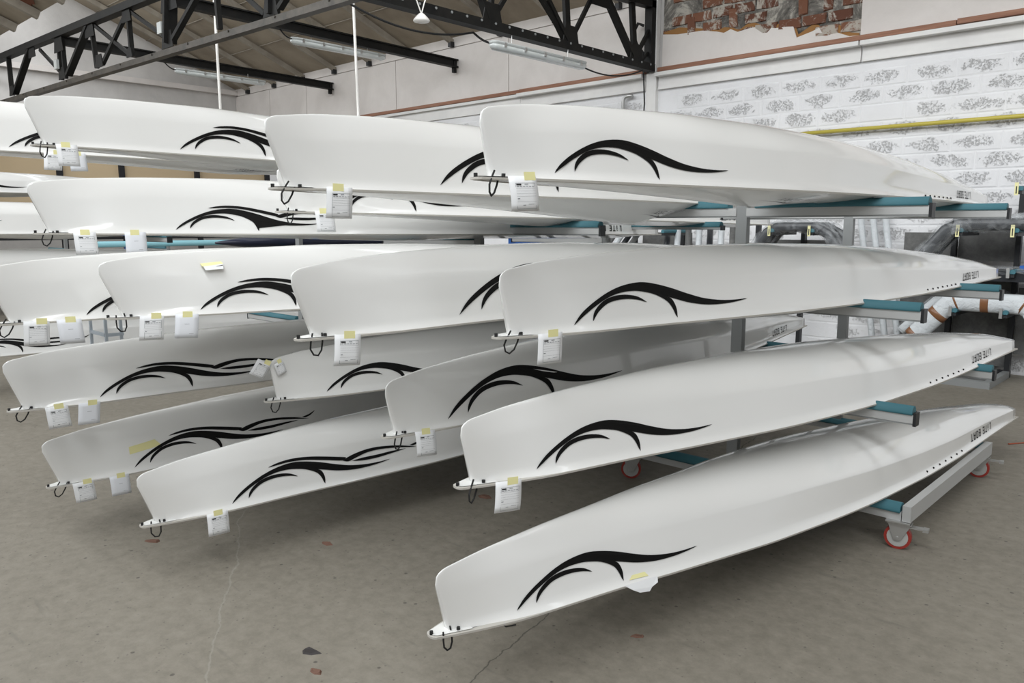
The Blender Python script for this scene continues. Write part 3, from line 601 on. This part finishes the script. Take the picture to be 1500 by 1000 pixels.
build_boat('D1', (-4.517, 1.292, 2.0), -9, 0, .22, .10, 'multi', .803, 1.241, 'highest white rowing boat at the upper left, under the iron girder', [tg(.12, F, 'printed form under the bow of the highest boat at the upper left')], 2.36, .09)
build_boat('D2', (-4.236, 1.191, 1.563), 3, -.5, .225, .095, 'multi', .672, 1.024, 'white rowing boat with interlaced wave marking, second from the top at the left', [tg(.18, F, 'printed form under the second boat down at the left'), tg(.40, Pn, 'plain sheet under the second boat down at the left')], 2.1, .045)
build_boat('E3', (-3.916, .915, 1.18), -2, 0, .23, .10, 'multi', .399, .728, 'white rowing boat third from the top at the left edge, bow cut by the frame', [tg(.13, F, 'printed form under the third boat down at the left edge'), tg(.25, Pn, 'plain sheet under the third boat down at the left edge')])
build_boat('D4', (-4.274, 1.023, .72), -.9, 0, .228, .085, 'multi', .446, .819, 'white rowing boat fourth from the top at the left, interlaced wave marking in full view', [tg(.17, F, 'printed form under the fourth boat down at the left'), tg(.31, Pn, 'plain sheet under the fourth boat down at the left')])
build_boat('D5', (-4.432, 1.202, .26), -6, 0, .228, .09, 'multi', .48, .888, 'lowest white rowing boat at the left, with a strip of yellow tape on its flank', [tg(.13, F, 'printed form under the boat with the yellow strip'), tg(.30, Pn, 'plain folded sheet under the boat with the yellow strip')])
build_boat('E1', (-5.45, .62, 2.03), -5, 0, .23, .08, 'multi', .85, 1.25, 'white rowing boat at the left edge just behind the highest one', [tg(.985, F, 'crumpled form low behind the highest boat at the upper left'), tg(1.115, Pn, 'plain sheet low behind the highest boat at the upper left')], 2.3, .05)
build_boat('F1', (-8.85, 1.05, .36), 0, 0, .23, .08, 'multi', .78, 1.16, 'far white rowing boat low at the left edge, seen through the gap above the floor', detail=False)
build_boat('F2', (-8.8, .95, 1.07), 0, 0, .23, .08, 'multi', .72, 1.1, 'far white rowing boat seen between the second and third boats at the left edge', detail=False)
build_boat('F3', (-8.8, .9, 1.52), 0, 0, .23, .08, 'multi', .30, .66, 'far white rowing boat at the left edge, half hidden left of the second boat down', detail=False)
build_boat('G1', (-13.2, 1.6, 2.06), 0, 0, .20, .08, 'single', .95, 1.45, 'farthest white rowing boat, in front of the tan boards at the left', detail=False)
# ---------------------------------------------------------------- rack trolleys
def arm(parent, x0, x1, y, z, root0, bh=.042):
    a = empty('arm', (x0, y, z)); a.parent = parent; s = 1 if x1 > x0 else -1; ln = abs(x1-x0)
    f0 = MB(); f0.box(min(0, s*ln), max(0, s*ln), -.025, .025, -bh, 0); f0.build('beam', alu, a)
    MB().box(min(0, s*ln)+.0, max(0, s*ln), -.022, .022, -bh-.008, -bh).build('underside', steelp, a)
    m = MB(); n = 15
    for xx in (s*.05, s*(ln-.004)):
        m.v += [(xx, .032*math.cos(math.pi*k/(n-1)), max(-.004, .042*math.sin(math.pi*k/(n-1)))) for k in range(n)]
    m.f += [(k, k+1, n+k+1, n+k) for k in range(n-1)]+[tuple(range(n)), tuple(range(2*n-1, n-1, -1)), (0, n, 2*n-1, n-1)]
    smooth_sides(recalc(m.build('foam_sleeve', foam, a, False)))
    MB().box(min(s*ln, s*(ln+.014)), max(s*ln, s*(ln+.014)), -.027, .027, -bh-.013, .012).build('end_cap', darkst, a)
    return a
def caster(parent, x, y, ang, brake):
    c = empty('caster', (x, y, 0)); c.parent = parent; c.rotation_euler = (0, 0, ang)
    m = MB(); m.cyl((0, 0, .0625), (0, 1, 0), .0625, .034, 28); m.build('tyre', redt, c, False)
    m = MB(); m.cyl((0, 0, .0625), (0, 1, 0), .049, .038, 24).cyl((0, 0, .0625), (0, 1, 0), .018, .052, 16); m.build('hub', hubm, c)
    m = MB(); pr = [(-.045, .132), (.055, .132), (.048, .112), (.015, .05), (-.015, .05), (-.035, .10)]
    for s in (-1, 1): m.prism(pr, lambda a, b_, k, s=s: (a, s*.026+s*k, b_), .003)
    m.box(-.05, .06, -.03, .03, .130, .136).cyl((0, 0, .0625), (0, 1, 0), .007, .07, 8).cyl((0, 0, .14), (0, 0, 1), .035, .01, 16)
    recalc(m.build('fork', zinc, c)); MB().box(-.055, .055, -.05, .05, .143, .150).build('mounting_plate', zinc, c)
    if brake: MB().box(.045, .125, -.02, .02, .118, .124).box(.11, .135, -.022, .022, .112, .126).build('brake_pedal', zinc, c)
def trolley(name, xp, ys, rtip, ltip, rl, ll, top, lab, xr=None, xl=None):
    t = empty('rack_trolley', (xp, ys[0], 0)); tag(t, lab, 'rack', 'wheeled racks that hold the boats'); y1 = ys[1]-ys[0]
    for y in (0, y1):
        MB().box(-.032, .032, y-.02, y+.02, .15, top).build('post', steelp, t)
        for z in rl: arm(t, .03, rtip-xp, y, z, None, .012 if (name == 'T2' and y > 0 and z > 1.5) else .042)
        for z in ll: arm(t, -.03, ltip-xp, y, z, None)
        base_l = (xl if xl else ltip)-xp; base_r = (xr if xr else rtip)-xp
        MB().box(base_l, base_r-.045, y-.025, y+.025, .150, .195).build('cross_rail', alu, t)
        m = MB(); n = 15
        for xx in (base_l+.05, base_r-.05): m.v += [(xx, y+.036*math.cos(math.pi*k/(n-1)), .192+.046*math.sin(math.pi*k/(n-1))) for k in range(n)]
        m.f += [(k, k+1, n+k+1, n+k) for k in range(n-1)]+[tuple(range(n)), tuple(range(2*n-1, n-1, -1)), (0, n, 2*n-1, n-1)]
        smooth_sides(recalc(m.build('foam_sleeve', foam, t)))
    for x in (base_l, base_r-.04): MB().box(x, x+.04, -.03, y1+.03, .152, .232).build('side_rail', alu, t)
    for x, s in ((base_r-.06, 1), (base_l+.08, -1)):
        for y in (0, y1): caster(t, x, y, R(8 if s > 0 else 30), s > 0)
    return t
trolley('T1', -2.08, (4.05, 5.6), -1.135, -3.03, (.69, 1.194, 1.692), (.69, 1.194, 1.692), 1.72, 'grey wheeled rack with teal foam arms holding the nearest boats, its red wheels in view', xr=-1.11, xl=-2.86)
trolley('T2', -4.16, (4.05, 5.6), -3.05, -5.27, (.69, 1.165, 1.585), (.69, 1.14, 1.49, 1.93), 1.99, 'grey wheeled rack behind the nearest one, teal arm tips showing through the gap', xr=-3.2, xl=-5.1)
trolley('T3', -6.6, (4.05, 5.6), -5.45, -7.6, (1.98,), (.69, 1.34), 2.02, 'third grey wheeled rack, almost hidden behind the left boats')
trolley('T4', -9.35, (3.6, 5.2), -8.4, -10.3, (.31, 1.02, 1.47), (.69,), 1.5, 'far grey wheeled rack at the left holding the distant boats')
trolley('T5', -13.6, (4.2, 5.8), -12.8, -14.4, (1.03, 2.01), (1.2,), 2.05, 'farthest grey wheeled rack in front of the tan shelving')
# galvanised trestle seen in the gap at the left
t = empty('steel_trestle', (-8.0, 2.76, 0)); tag(t, 'small galvanised trestle seen in the gap left of the third row', 'trestle')
for x, y in ((0, 0), (0, .14), (-.4, 0), (-.4, .14)): MB().box(x-.012, x+.012, y-.012, y+.012, 0, .86).build('leg', galv, t)
for z in (.33, .55, .84):
    MB().box(-.015, .015, 0, .16, z-.015, z+.015).build('rung', galv, t); MB().box(-.4, 0, -.012, .012, z-.015, z+.015).build('rail', galv, t)
# ---------------------------------------------------------------- notes and tapes stuck on the boats
def bpoint(A, yawd, x, h, hb, off=.002):
    b = Boat(hb, .05, 2, .05); p = b.flank(x, h, off); y = R(yawd); return Vector(A)+Vector((math.sin(y), math.cos(y), 0))*p[1]+Vector((math.cos(y), -math.sin(y), 0))*p[0]+Vector((0, 0, p[2]))
def stick(name, A, yawd, hb, poly, mt, lab, cat, off=.0025, par=None):
    v = [bpoint(A, yawd, x, h, hb, off) for x, h in poly]; c = sum(v, Vector())/len(v); o = mesh(name, ([p-c for p in v], [tuple(range(len(v)))]), mt, par); o.location = c
    sm = o.modifiers.new('t', 'SOLIDIFY'); sm.thickness = .0008
    if lab: tag(o, lab, cat)
    return o
D5, D3c, A4c, C3c = (-4.432, 1.202, .26), (-3.615, 1.271, 1.2), (-1.861, 1.591, .26), (-3.576, 1.981, .72)
stick('tape_strip', D5, -6, .228, [(.39, .095), (.395, .135), (.53, .150), (.555, .118), (.52, .108)], tape, 'strip of yellow tape on the flank of the lowest left boat', 'tape')
stick('tape_strip', A4c, 7.6, .202, [(.78, .012), (.80, .024), (.86, .024), (.87, .010)], tape, 'scrap of yellow tape near the gunwale of the lowest boat', 'tape')
o = stick('crumpled_paper', A4c, 7.6, .202, [(.74, .006), (.90, .008), (.89, -.012), (.86, -.022), (.845, -.035), (.80, -.030), (.77, -.014)], paper, 'crumpled white paper edge poking below the lowest boat', 'label', .014)
nt_ = empty('folded_note', bpoint(D3c, 7, .44, .215, .23, .01)); tag(nt_, 'small folded note with yellow tape near the top of a left boat', 'note'); nt_.rotation_euler = (0, 0, -R(7))
MB().add([(-.02, -.045, .012), (-.02, .05, .022), (.01, .052, .008), (.01, -.043, -.002)], [(0, 3, 2, 1)]).build('tape', tape, nt_)
MB().add([(.011, -.04, -.001), (.011, .05, .008), (.030, .045, -.014), (.028, -.036, -.018)], [(0, 3, 2, 1)]).build('sheet', paper, nt_)
MB().add([(.0125, -.038, -.003), (.0125, .048, .006), (.018, .047, .0), (.018, -.037, -.009)], [(0, 3, 2, 1)]).build('handwriting', inkd, nt_)
for i, (dx, dz, rz, lb) in enumerate(((-.012, .0, -.5, 'crumpled printed label leaning left at the bow of the boat in the third row'), (.045, .0, .45, 'smaller crumpled label overlapping it, with a dab of yellow tape'))):
    tt_ = make_tag(None, 'form', .075 if i == 0 else .05, .085 if i == 0 else .065); p = bpoint(C3c, 5.2, .05+dx, .205-i*.01, .2, .012+i*.004); tt_.location = p; tt_.rotation_euler = (rz, 0, -R(15)); tag(tt_, lb, 'label', 'paper labels taped to the boats')
# ---------------------------------------------------------------- rigger racks against the right wall
def cradle(parent, x, z, y0, y1, o0, yellow=True, clamp=False):
    a = empty('arm', (x-o0[0], y1-o0[1], z)); a.parent = parent
    MB().box(-.018, .018, y0-y1, 0, -.035, 0).build('beam', darkst, a)
    recalc(MB().tube([(0, y0-y1, .018), (0, -.05, .018)], .026, 10).build('foam_sleeve', foam, a))
    if yellow:
        MB().box(-.045, -.012, y0-y1-.012, y0-y1-.008, -.045, .075).build('yellow_label', mat('pale_yellow_tag', (.78, .74, .40), .7), a)
        MB().box(-.034, -.024, y0-y1-.014, y0-y1-.012, -.03, .04).build('tag_writing', inkd, a)
    if clamp: MB().box(-.05, -.022, y0-y1-.015, y0-y1+.01, -.04, .06).build('clamp', zinc, a)
def rack(lab, xs, arms, o0, base=True, top=2.0, panels=()):
    t = empty('rigger_rack', (o0[0], o0[1], 0)); tag(t, lab, 'rack', 'black racks along the block wall')
    for x in xs: MB().box(x-o0[0]-.025, x-o0[0]+.025, 9.55-o0[1], 9.62-o0[1], 0, top).build('upright', darkst, t)
    if base:
        a, b = xs[0]-o0[0]-.1, xs[-1]-o0[0]+.03
        MB().box(a, b, 8.72-o0[1], 8.79-o0[1], 0, .07).build('base_rail', steelp, t)
        MB().box(a, b, 9.55-o0[1], 9.62-o0[1], 0, .07).build('base_rail', darkst, t)
        for x in (a, b-.06): MB().box(x, x+.06, 8.79-o0[1], 9.55-o0[1], 0, .07).build('base_rail', steelp, t)
        MB().box(a+.06, b-.06, 8.79-o0[1], 9.55-o0[1], .005, .012).build('base_sheet', greyp, t)
    for x, z, ye, cl in arms: cradle(t, x, z, 8.9, 9.55, o0, ye, cl)
    for (x0, x1, z0, z1) in panels: MB().box(x0-o0[0], x1-o0[0], 9.63-o0[1], 9.65-o0[1], z0, z1).build('panel', greyp, t)
    return t
rack('black rack with teal arms at the right edge, grey panels behind it', (-2.42, -1.82), [(-2.20, 1.53, True, False), (-1.72, 1.53, True, False), (-1.72, 1.13, False, True), (-2.2, .72, False, True), (-1.75, .73, False, True), (-1.72, 1.93, True, False)],
     (-2.1, 9.2), panels=((-2.95, -2.45, 1.22, 1.52), (-2.39, -1.85, 1.22, 1.55), (-2.39, -1.85, .1, 1.02), (-2.95, -2.45, .1, .9), (-1.79, -1.2, .25, .95)))
rack('black rack with teal arms seen under the top arms of the nearest rack', (-4.7, -4.1), [(-4.2, 1.52, True, False), (-3.72, 1.52, True, False)], (-4.4, 9.2), True, 1.6, panels=((-4.6, -3.6, 1.15, 1.42),))
rack('black rack with plastic bundles farther left along the block wall', (-6.6, -5.8), [(-6.3, 1.50, True, False), (-5.7, 1.50, False, False)], (-6.2, 9.2), True, 1.55, panels=((-6.5, -5.7, 1.2, 1.5),))
t = single('shelf_board', MB().box(-2.55, -1.5, 8.95, 9.5, 1.12, 1.15).box(-2.55, -1.5, 8.95, 8.97, 1.05, 1.12), carbon, 'black shelf board under crumpled plastic on the right rack', 'shelf')
sheet = MB(); 
for i in range(13):
    for j in range(5): sheet.v.append((-2.6+i*.09, 8.9+j*.13, 1.165+random.uniform(0, .03)-(.05 if j == 0 else 0)))
for i in range(12):
    for j in range(4): q = i*5+j; sheet.f.append((q, q+5, q+6, q+1))
single('plastic_sheet', sheet, plastic, 'crumpled clear plastic lying on the black shelf', 'plastic', smooth=True)
single('blue_crate', MB().box(-1.72, -1.3, 9.2, 9.6, 1.16, 1.2), bluec, 'small blue piece on the shelf at the right edge', 'crate')
def arch(path, r, mt, lab, y, depth_n=1, bands=(), dy=.12, film=False, group=None, flat=.6):
    outs = []
    for k in range(depth_n):
        yy = y+k*dy; t = empty('rigger_arch', (path[0][0], yy, path[0][1])); o0 = Vector((path[0][0], 0, path[0][1]))
        pts = []
        for (a, b), (c, d) in zip(path[:-1], path[1:]):
            for q in range(8): pts.append(Vector((a+(c-a)*q/8, 0, b+(d-b)*q/8))-o0)
        pts.append(Vector((path[-1][0], 0, path[-1][1]))-o0)
        def oval(ps, rr):
            m = MB().tube(ps, rr, 12); return m
        o = oval(pts, r).build('body', mt, t, True); o.scale = (1, flat, 1)
        for (i0, i1) in bands:
            o = oval([pts[0].lerp(pts[-1], 0)+(p-pts[0]) for p in pts[i0:i1]], r*1.03).build('tape_band', browntape, t, True); o.scale = (1, flat, 1)
        if film: o = oval([p+Vector((random.uniform(-.02, .02), 0, random.uniform(-.01, .03))) for p in pts], [r*random.uniform(1.15, 1.6) for _ in pts]).build('plastic_film', plastic, t, True); o.scale = (1, 1.0, 1)
        tag(t, lab[min(k, len(lab)-1)], 'rigger', group); outs.append(t)
    return outs
arch([(-2.66, 1.16), (-2.35, 1.55), (-2.22, 1.61), (-1.6, 1.61), (-1.4, 1.55), (-1.1, 1.2)], .062, carbon, ['dark carbon rigger in clear plastic, front one on the upper right arms', 'dark plastic wrapped rigger behind the front one on the upper right arms', 'rearmost dark plastic wrapped rigger on the upper right arms'], 8.95, 3, film=True, dy=.17, group='riggers in clear plastic at the right')
arch([(-2.60, .42), (-2.27, .80), (-2.2, .83), (-1.62, .83), (-1.55, .79), (-1.28, .42)], .098, wrap, ['white foam wrapped rigger with brown tape bands on the lower right arms'], 8.98, 1, bands=((0, 2), (5, 7), (14, 17), (19, 21), (24, 27), (34, 36)), dy=.15)
arch([(-2.78, .45), (-2.45, .80), (-2.3, .86), (-1.7, .84)], .05, wrap, ['grey wrapped rigger just behind the brown taped one', 'dark ended rigger behind the brown taped one'], 9.18, 2, film=True, dy=.16)
arch([(-4.55, 1.16), (-4.28, 1.52), (-4.15, 1.58), (-3.7, 1.58), (-3.55, 1.5), (-3.3, 1.16)], .055, carbon, ['front dark rigger in plastic on the rack seen under the top arm', 'middle dark rigger in plastic on the rack seen under the top arm', 'rear dark rigger in plastic on the rack seen under the top arm'], 8.95, 3, film=True, dy=.17, group='riggers in clear plastic by the far rack')
ORD = ['first', 'second', 'third', 'fourth', 'fifth', 'sixth', 'seventh', 'eighth', 'ninth']
for i in range(8):
    x = -5.85+i*.16
    single('wrapped_tube', MB().tube([(x+.14, 9.0, 1.1), (x-.02, 9.3, 1.6)], .04, 8), (carbon, wrap, greyp, wrap)[i % 4], ORD[i]+' from the left of the eight slanting wrapped tubes in the gap', 'tube', 'slanting wrapped tubes in the gap', True)
for i in range(4):
    x = -6.75+i*.13
    single('wrapped_tube', MB().tube([(x-.1, 9.0, 1.1), (x+.06, 9.3, 1.55)], .04, 8), (greyp, wrap, carbon, greyp)[i % 4], ORD[i]+' from the left of the four tubes leaning the other way in the gap', 'tube', 'dark wrapped tubes left in the gap', True)
for i, (x, mt, lb) in enumerate(((-3.42, wrap, 'leftmost plastic wrapped pole leaning on the wall between the racks'), (-3.28, wrap, 'middle wrapped pole leaning on the wall between the racks, with black buckles'), (-3.14, wrap, 'rightmost wrapped pole leaning on the wall between the racks'))):
    t = empty('wrapped_pole', (x+.35, 9.3, .0)); tag(t, lb, 'pole')
    MB().tube([(0, 0, 0), (-.42, .42, 1.75)], .035, 10).build('shaft', mt, t, True)
    MB().tube([(-.2, .2, .85), (-.30, .30, 1.25)], .048, 10).build('plastic_film', plastic, t, True)
    MB().tube([(-.255, .255, 1.05), (-.275, .275, 1.13)], .045, 8).build('cardboard_sleeve', card, t)
    for z in (1.20, 1.31): MB().tube([(-.24*z, .24*z-.04, z-.035), (-.24*z-.01, .24*z-.04, z+.035)], .035 if i == 1 else .01, 8).build('buckle', darkst, t)
# ---------------------------------------------------------------- shelving far at the left
t = empty('storage_shelving', (-16.2, 6, 0)); tag(t, 'tall black shelving with tan boards along the far left wall', 'shelving')
for y in (-4, -2.5, -1.0, .1, 1.6, 3.2): MB().box(-.03, .03, y-.05, y+.05, 0, 2.95).build('upright', darkm, t)
for z in (.6, 1.33, 1.9): MB().box(-.8, 0, -4.1, 3.5, z, z+.05).build('shelf', darkst, t)
for i, y in enumerate((-4, -2.5, -1.0, .1, 1.6)):
    w_ = (1.5, 1.5, 1.1, 1.5, 1.6)[i]; MB().box(-.12, -.04, y+.0, y+w_, 1.98, 2.9).build('board', tanm, t)
for i in range(9):
    y = 2.4+i*.8+random.uniform(-.1, .1); mt = (wrap, card, wrap, darkm, card, wrap, wrap, card, darkm)[i]
    if mt is card: single('cardboard_box', MB().box(-16.8, -16.25, y, y+.55, 1.385, 1.75), card, ORD[i]+' item from the left on the far shelving, a brown cardboard box', 'box', 'boxes on the far shelving')
    elif mt is wrap:
        for k in range(3): single('wrapped_bundle', MB().tube([(-16.7, y+k*.14, 1.45), (-16.3, y+k*.14+.1, 1.7)], .06, 8), wrap, ('left', 'middle', 'right')[k]+' roll of the white bundle that lies '+ORD[i]+' from the left on the far shelving', 'bundle', 'bundles on the far shelving', True)
    else: single('dark_case', MB().box(-16.8, -16.3, y, y+.6, 1.385, 1.7), darkst, ORD[i]+' item from the left on the far shelving, a dark case', 'case', 'cases on the far shelving')
t = empty('foam_rail', (-10.6, 5.6, 0)); tag(t, 'long light teal foam rail seen in the thin gap at the left', 'rail')
MB().tube([(0, -2.2, 1.36), (0, 4, 1.36)], .04, 10).build('foam_tube', mat('light_teal_foam', (.22, .46, .52), .6), t, True)
for y in (-1.6, 1.2, 3.4): MB().box(-.03, .03, y-.03, y+.03, 0, 1.33).build('stand', bluec, t)
t = empty('covered_boat', (-6.95, 3.4, 1.44)); tag(t, 'slim navy covered boat with a blue end, in the gap beside a grey post', 'boat')
m = MB(); sec = [(0, .02), (.3, .10), (.9, .17), (1.7, .19), (2.4, .16), (2.9, .1)]
for y, r_ in sec: m.v += [(r_*math.cos(k*math.pi/6), y, r_*.5*math.sin(k*math.pi/6)) for k in range(12)]
for i in range(5): m.f += [(i*12+k, i*12+(k+1) % 12, i*12+12+(k+1) % 12, i*12+12+k) for k in range(12)]
m.f += [tuple(reversed(range(12))), tuple(range(60, 72))]; recalc(m.build('cover', navy, t, True))
MB().tube([(.05, 2.3, .02), (.05, 2.95, .03)], .06, 12).build('blue_end', foamb, t, True)
single('blue_tarpaulin', MB().box(-6.3, -5.6, 6.6, 7.2, 1.2, 1.46).box(-6.34, -5.56, 6.56, 7.24, 1.46, 1.475), bluec, 'blue plastic tub with a rim seen between the two back posts', 'tub')
single('tub_stand', MB().box(-6.4, -5.5, 6.5, 7.3, 1.15, 1.2).box(-6.35, -6.3, 6.55, 6.6, 0, 1.15).box(-5.6, -5.55, 6.55, 6.6, 0, 1.15).box(-6.35, -6.3, 7.2, 7.25, 0, 1.15).box(-5.6, -5.55, 7.2, 7.25, 0, 1.15), darkst, 'black stand under the blue tub', 'stand')
# ---------------------------------------------------------------- scraps on the floor
def chip(loc, s, mt, lab, cat, rz=0):
    n = 6; rn = random.Random(int(abs(loc[0])*100)); o_ = [(math.cos(2*math.pi*k/n)*s*rn.uniform(.6, 1.1)*1.5, math.sin(2*math.pi*k/n)*s*rn.uniform(.5, .9)) for k in range(n)]
    v = [(a, b, 0) for a, b in o_]+[(a*.75, b*.75, s*rn.uniform(.12, .4)) for a, b in o_]
    o = mesh('floor_scrap', (v, [tuple(range(n, 2*n))]+[(i, (i+1) % n, (i+1) % n+n, i+n) for i in range(n)]), mt); o.location = loc; o.rotation_euler = (0, 0, rz); tag(o, lab, cat)
chip((-2.46, 1.49, 0), .030, stone, 'small dark flake on the floor at the bottom centre left', 'scrap', .5)
chip((-2.33, 1.43, 0), .022, rust, 'tiny reddish crumb on the floor just below the dark flake', 'scrap')
chip((-3.29, 2.11, 0), .026, rust, 'reddish brick chip on the floor below the fourth row of boats', 'scrap', .3)
chip((-3.96, 1.52, 0), .034, rust, 'flat brick chip on the floor under the second lowest bow', 'scrap', .7)
chip((-1.62, 2.44, 0), .022, rust, 'small brick chip on the floor right of the lowest bow', 'scrap', .8)
chip((-3.2, 3.15, 0), .04, rust, 'square brick chip on the floor under the third boat down', 'scrap', .2)
single('wire_staple', MB().tube([(-2.11, 2.19, .004), (-2.13, 2.15, .004), (-2.05, 2.13, .004), (-2.03, 2.17, .004)], .0025, 5), darkst, 'bent wire staple on the floor near the lowest boat', 'scrap')
single('red_thread', MB().tube([(-1.2, 6.6, .004), (-1.1, 6.75, .004), (-1.0, 6.7, .004), (-.9, 6.85, .004)], .006, 5), mat('red_thread', (.35, .08, .04), .8), 'thin red strap scrap on the floor at the right', 'scrap')
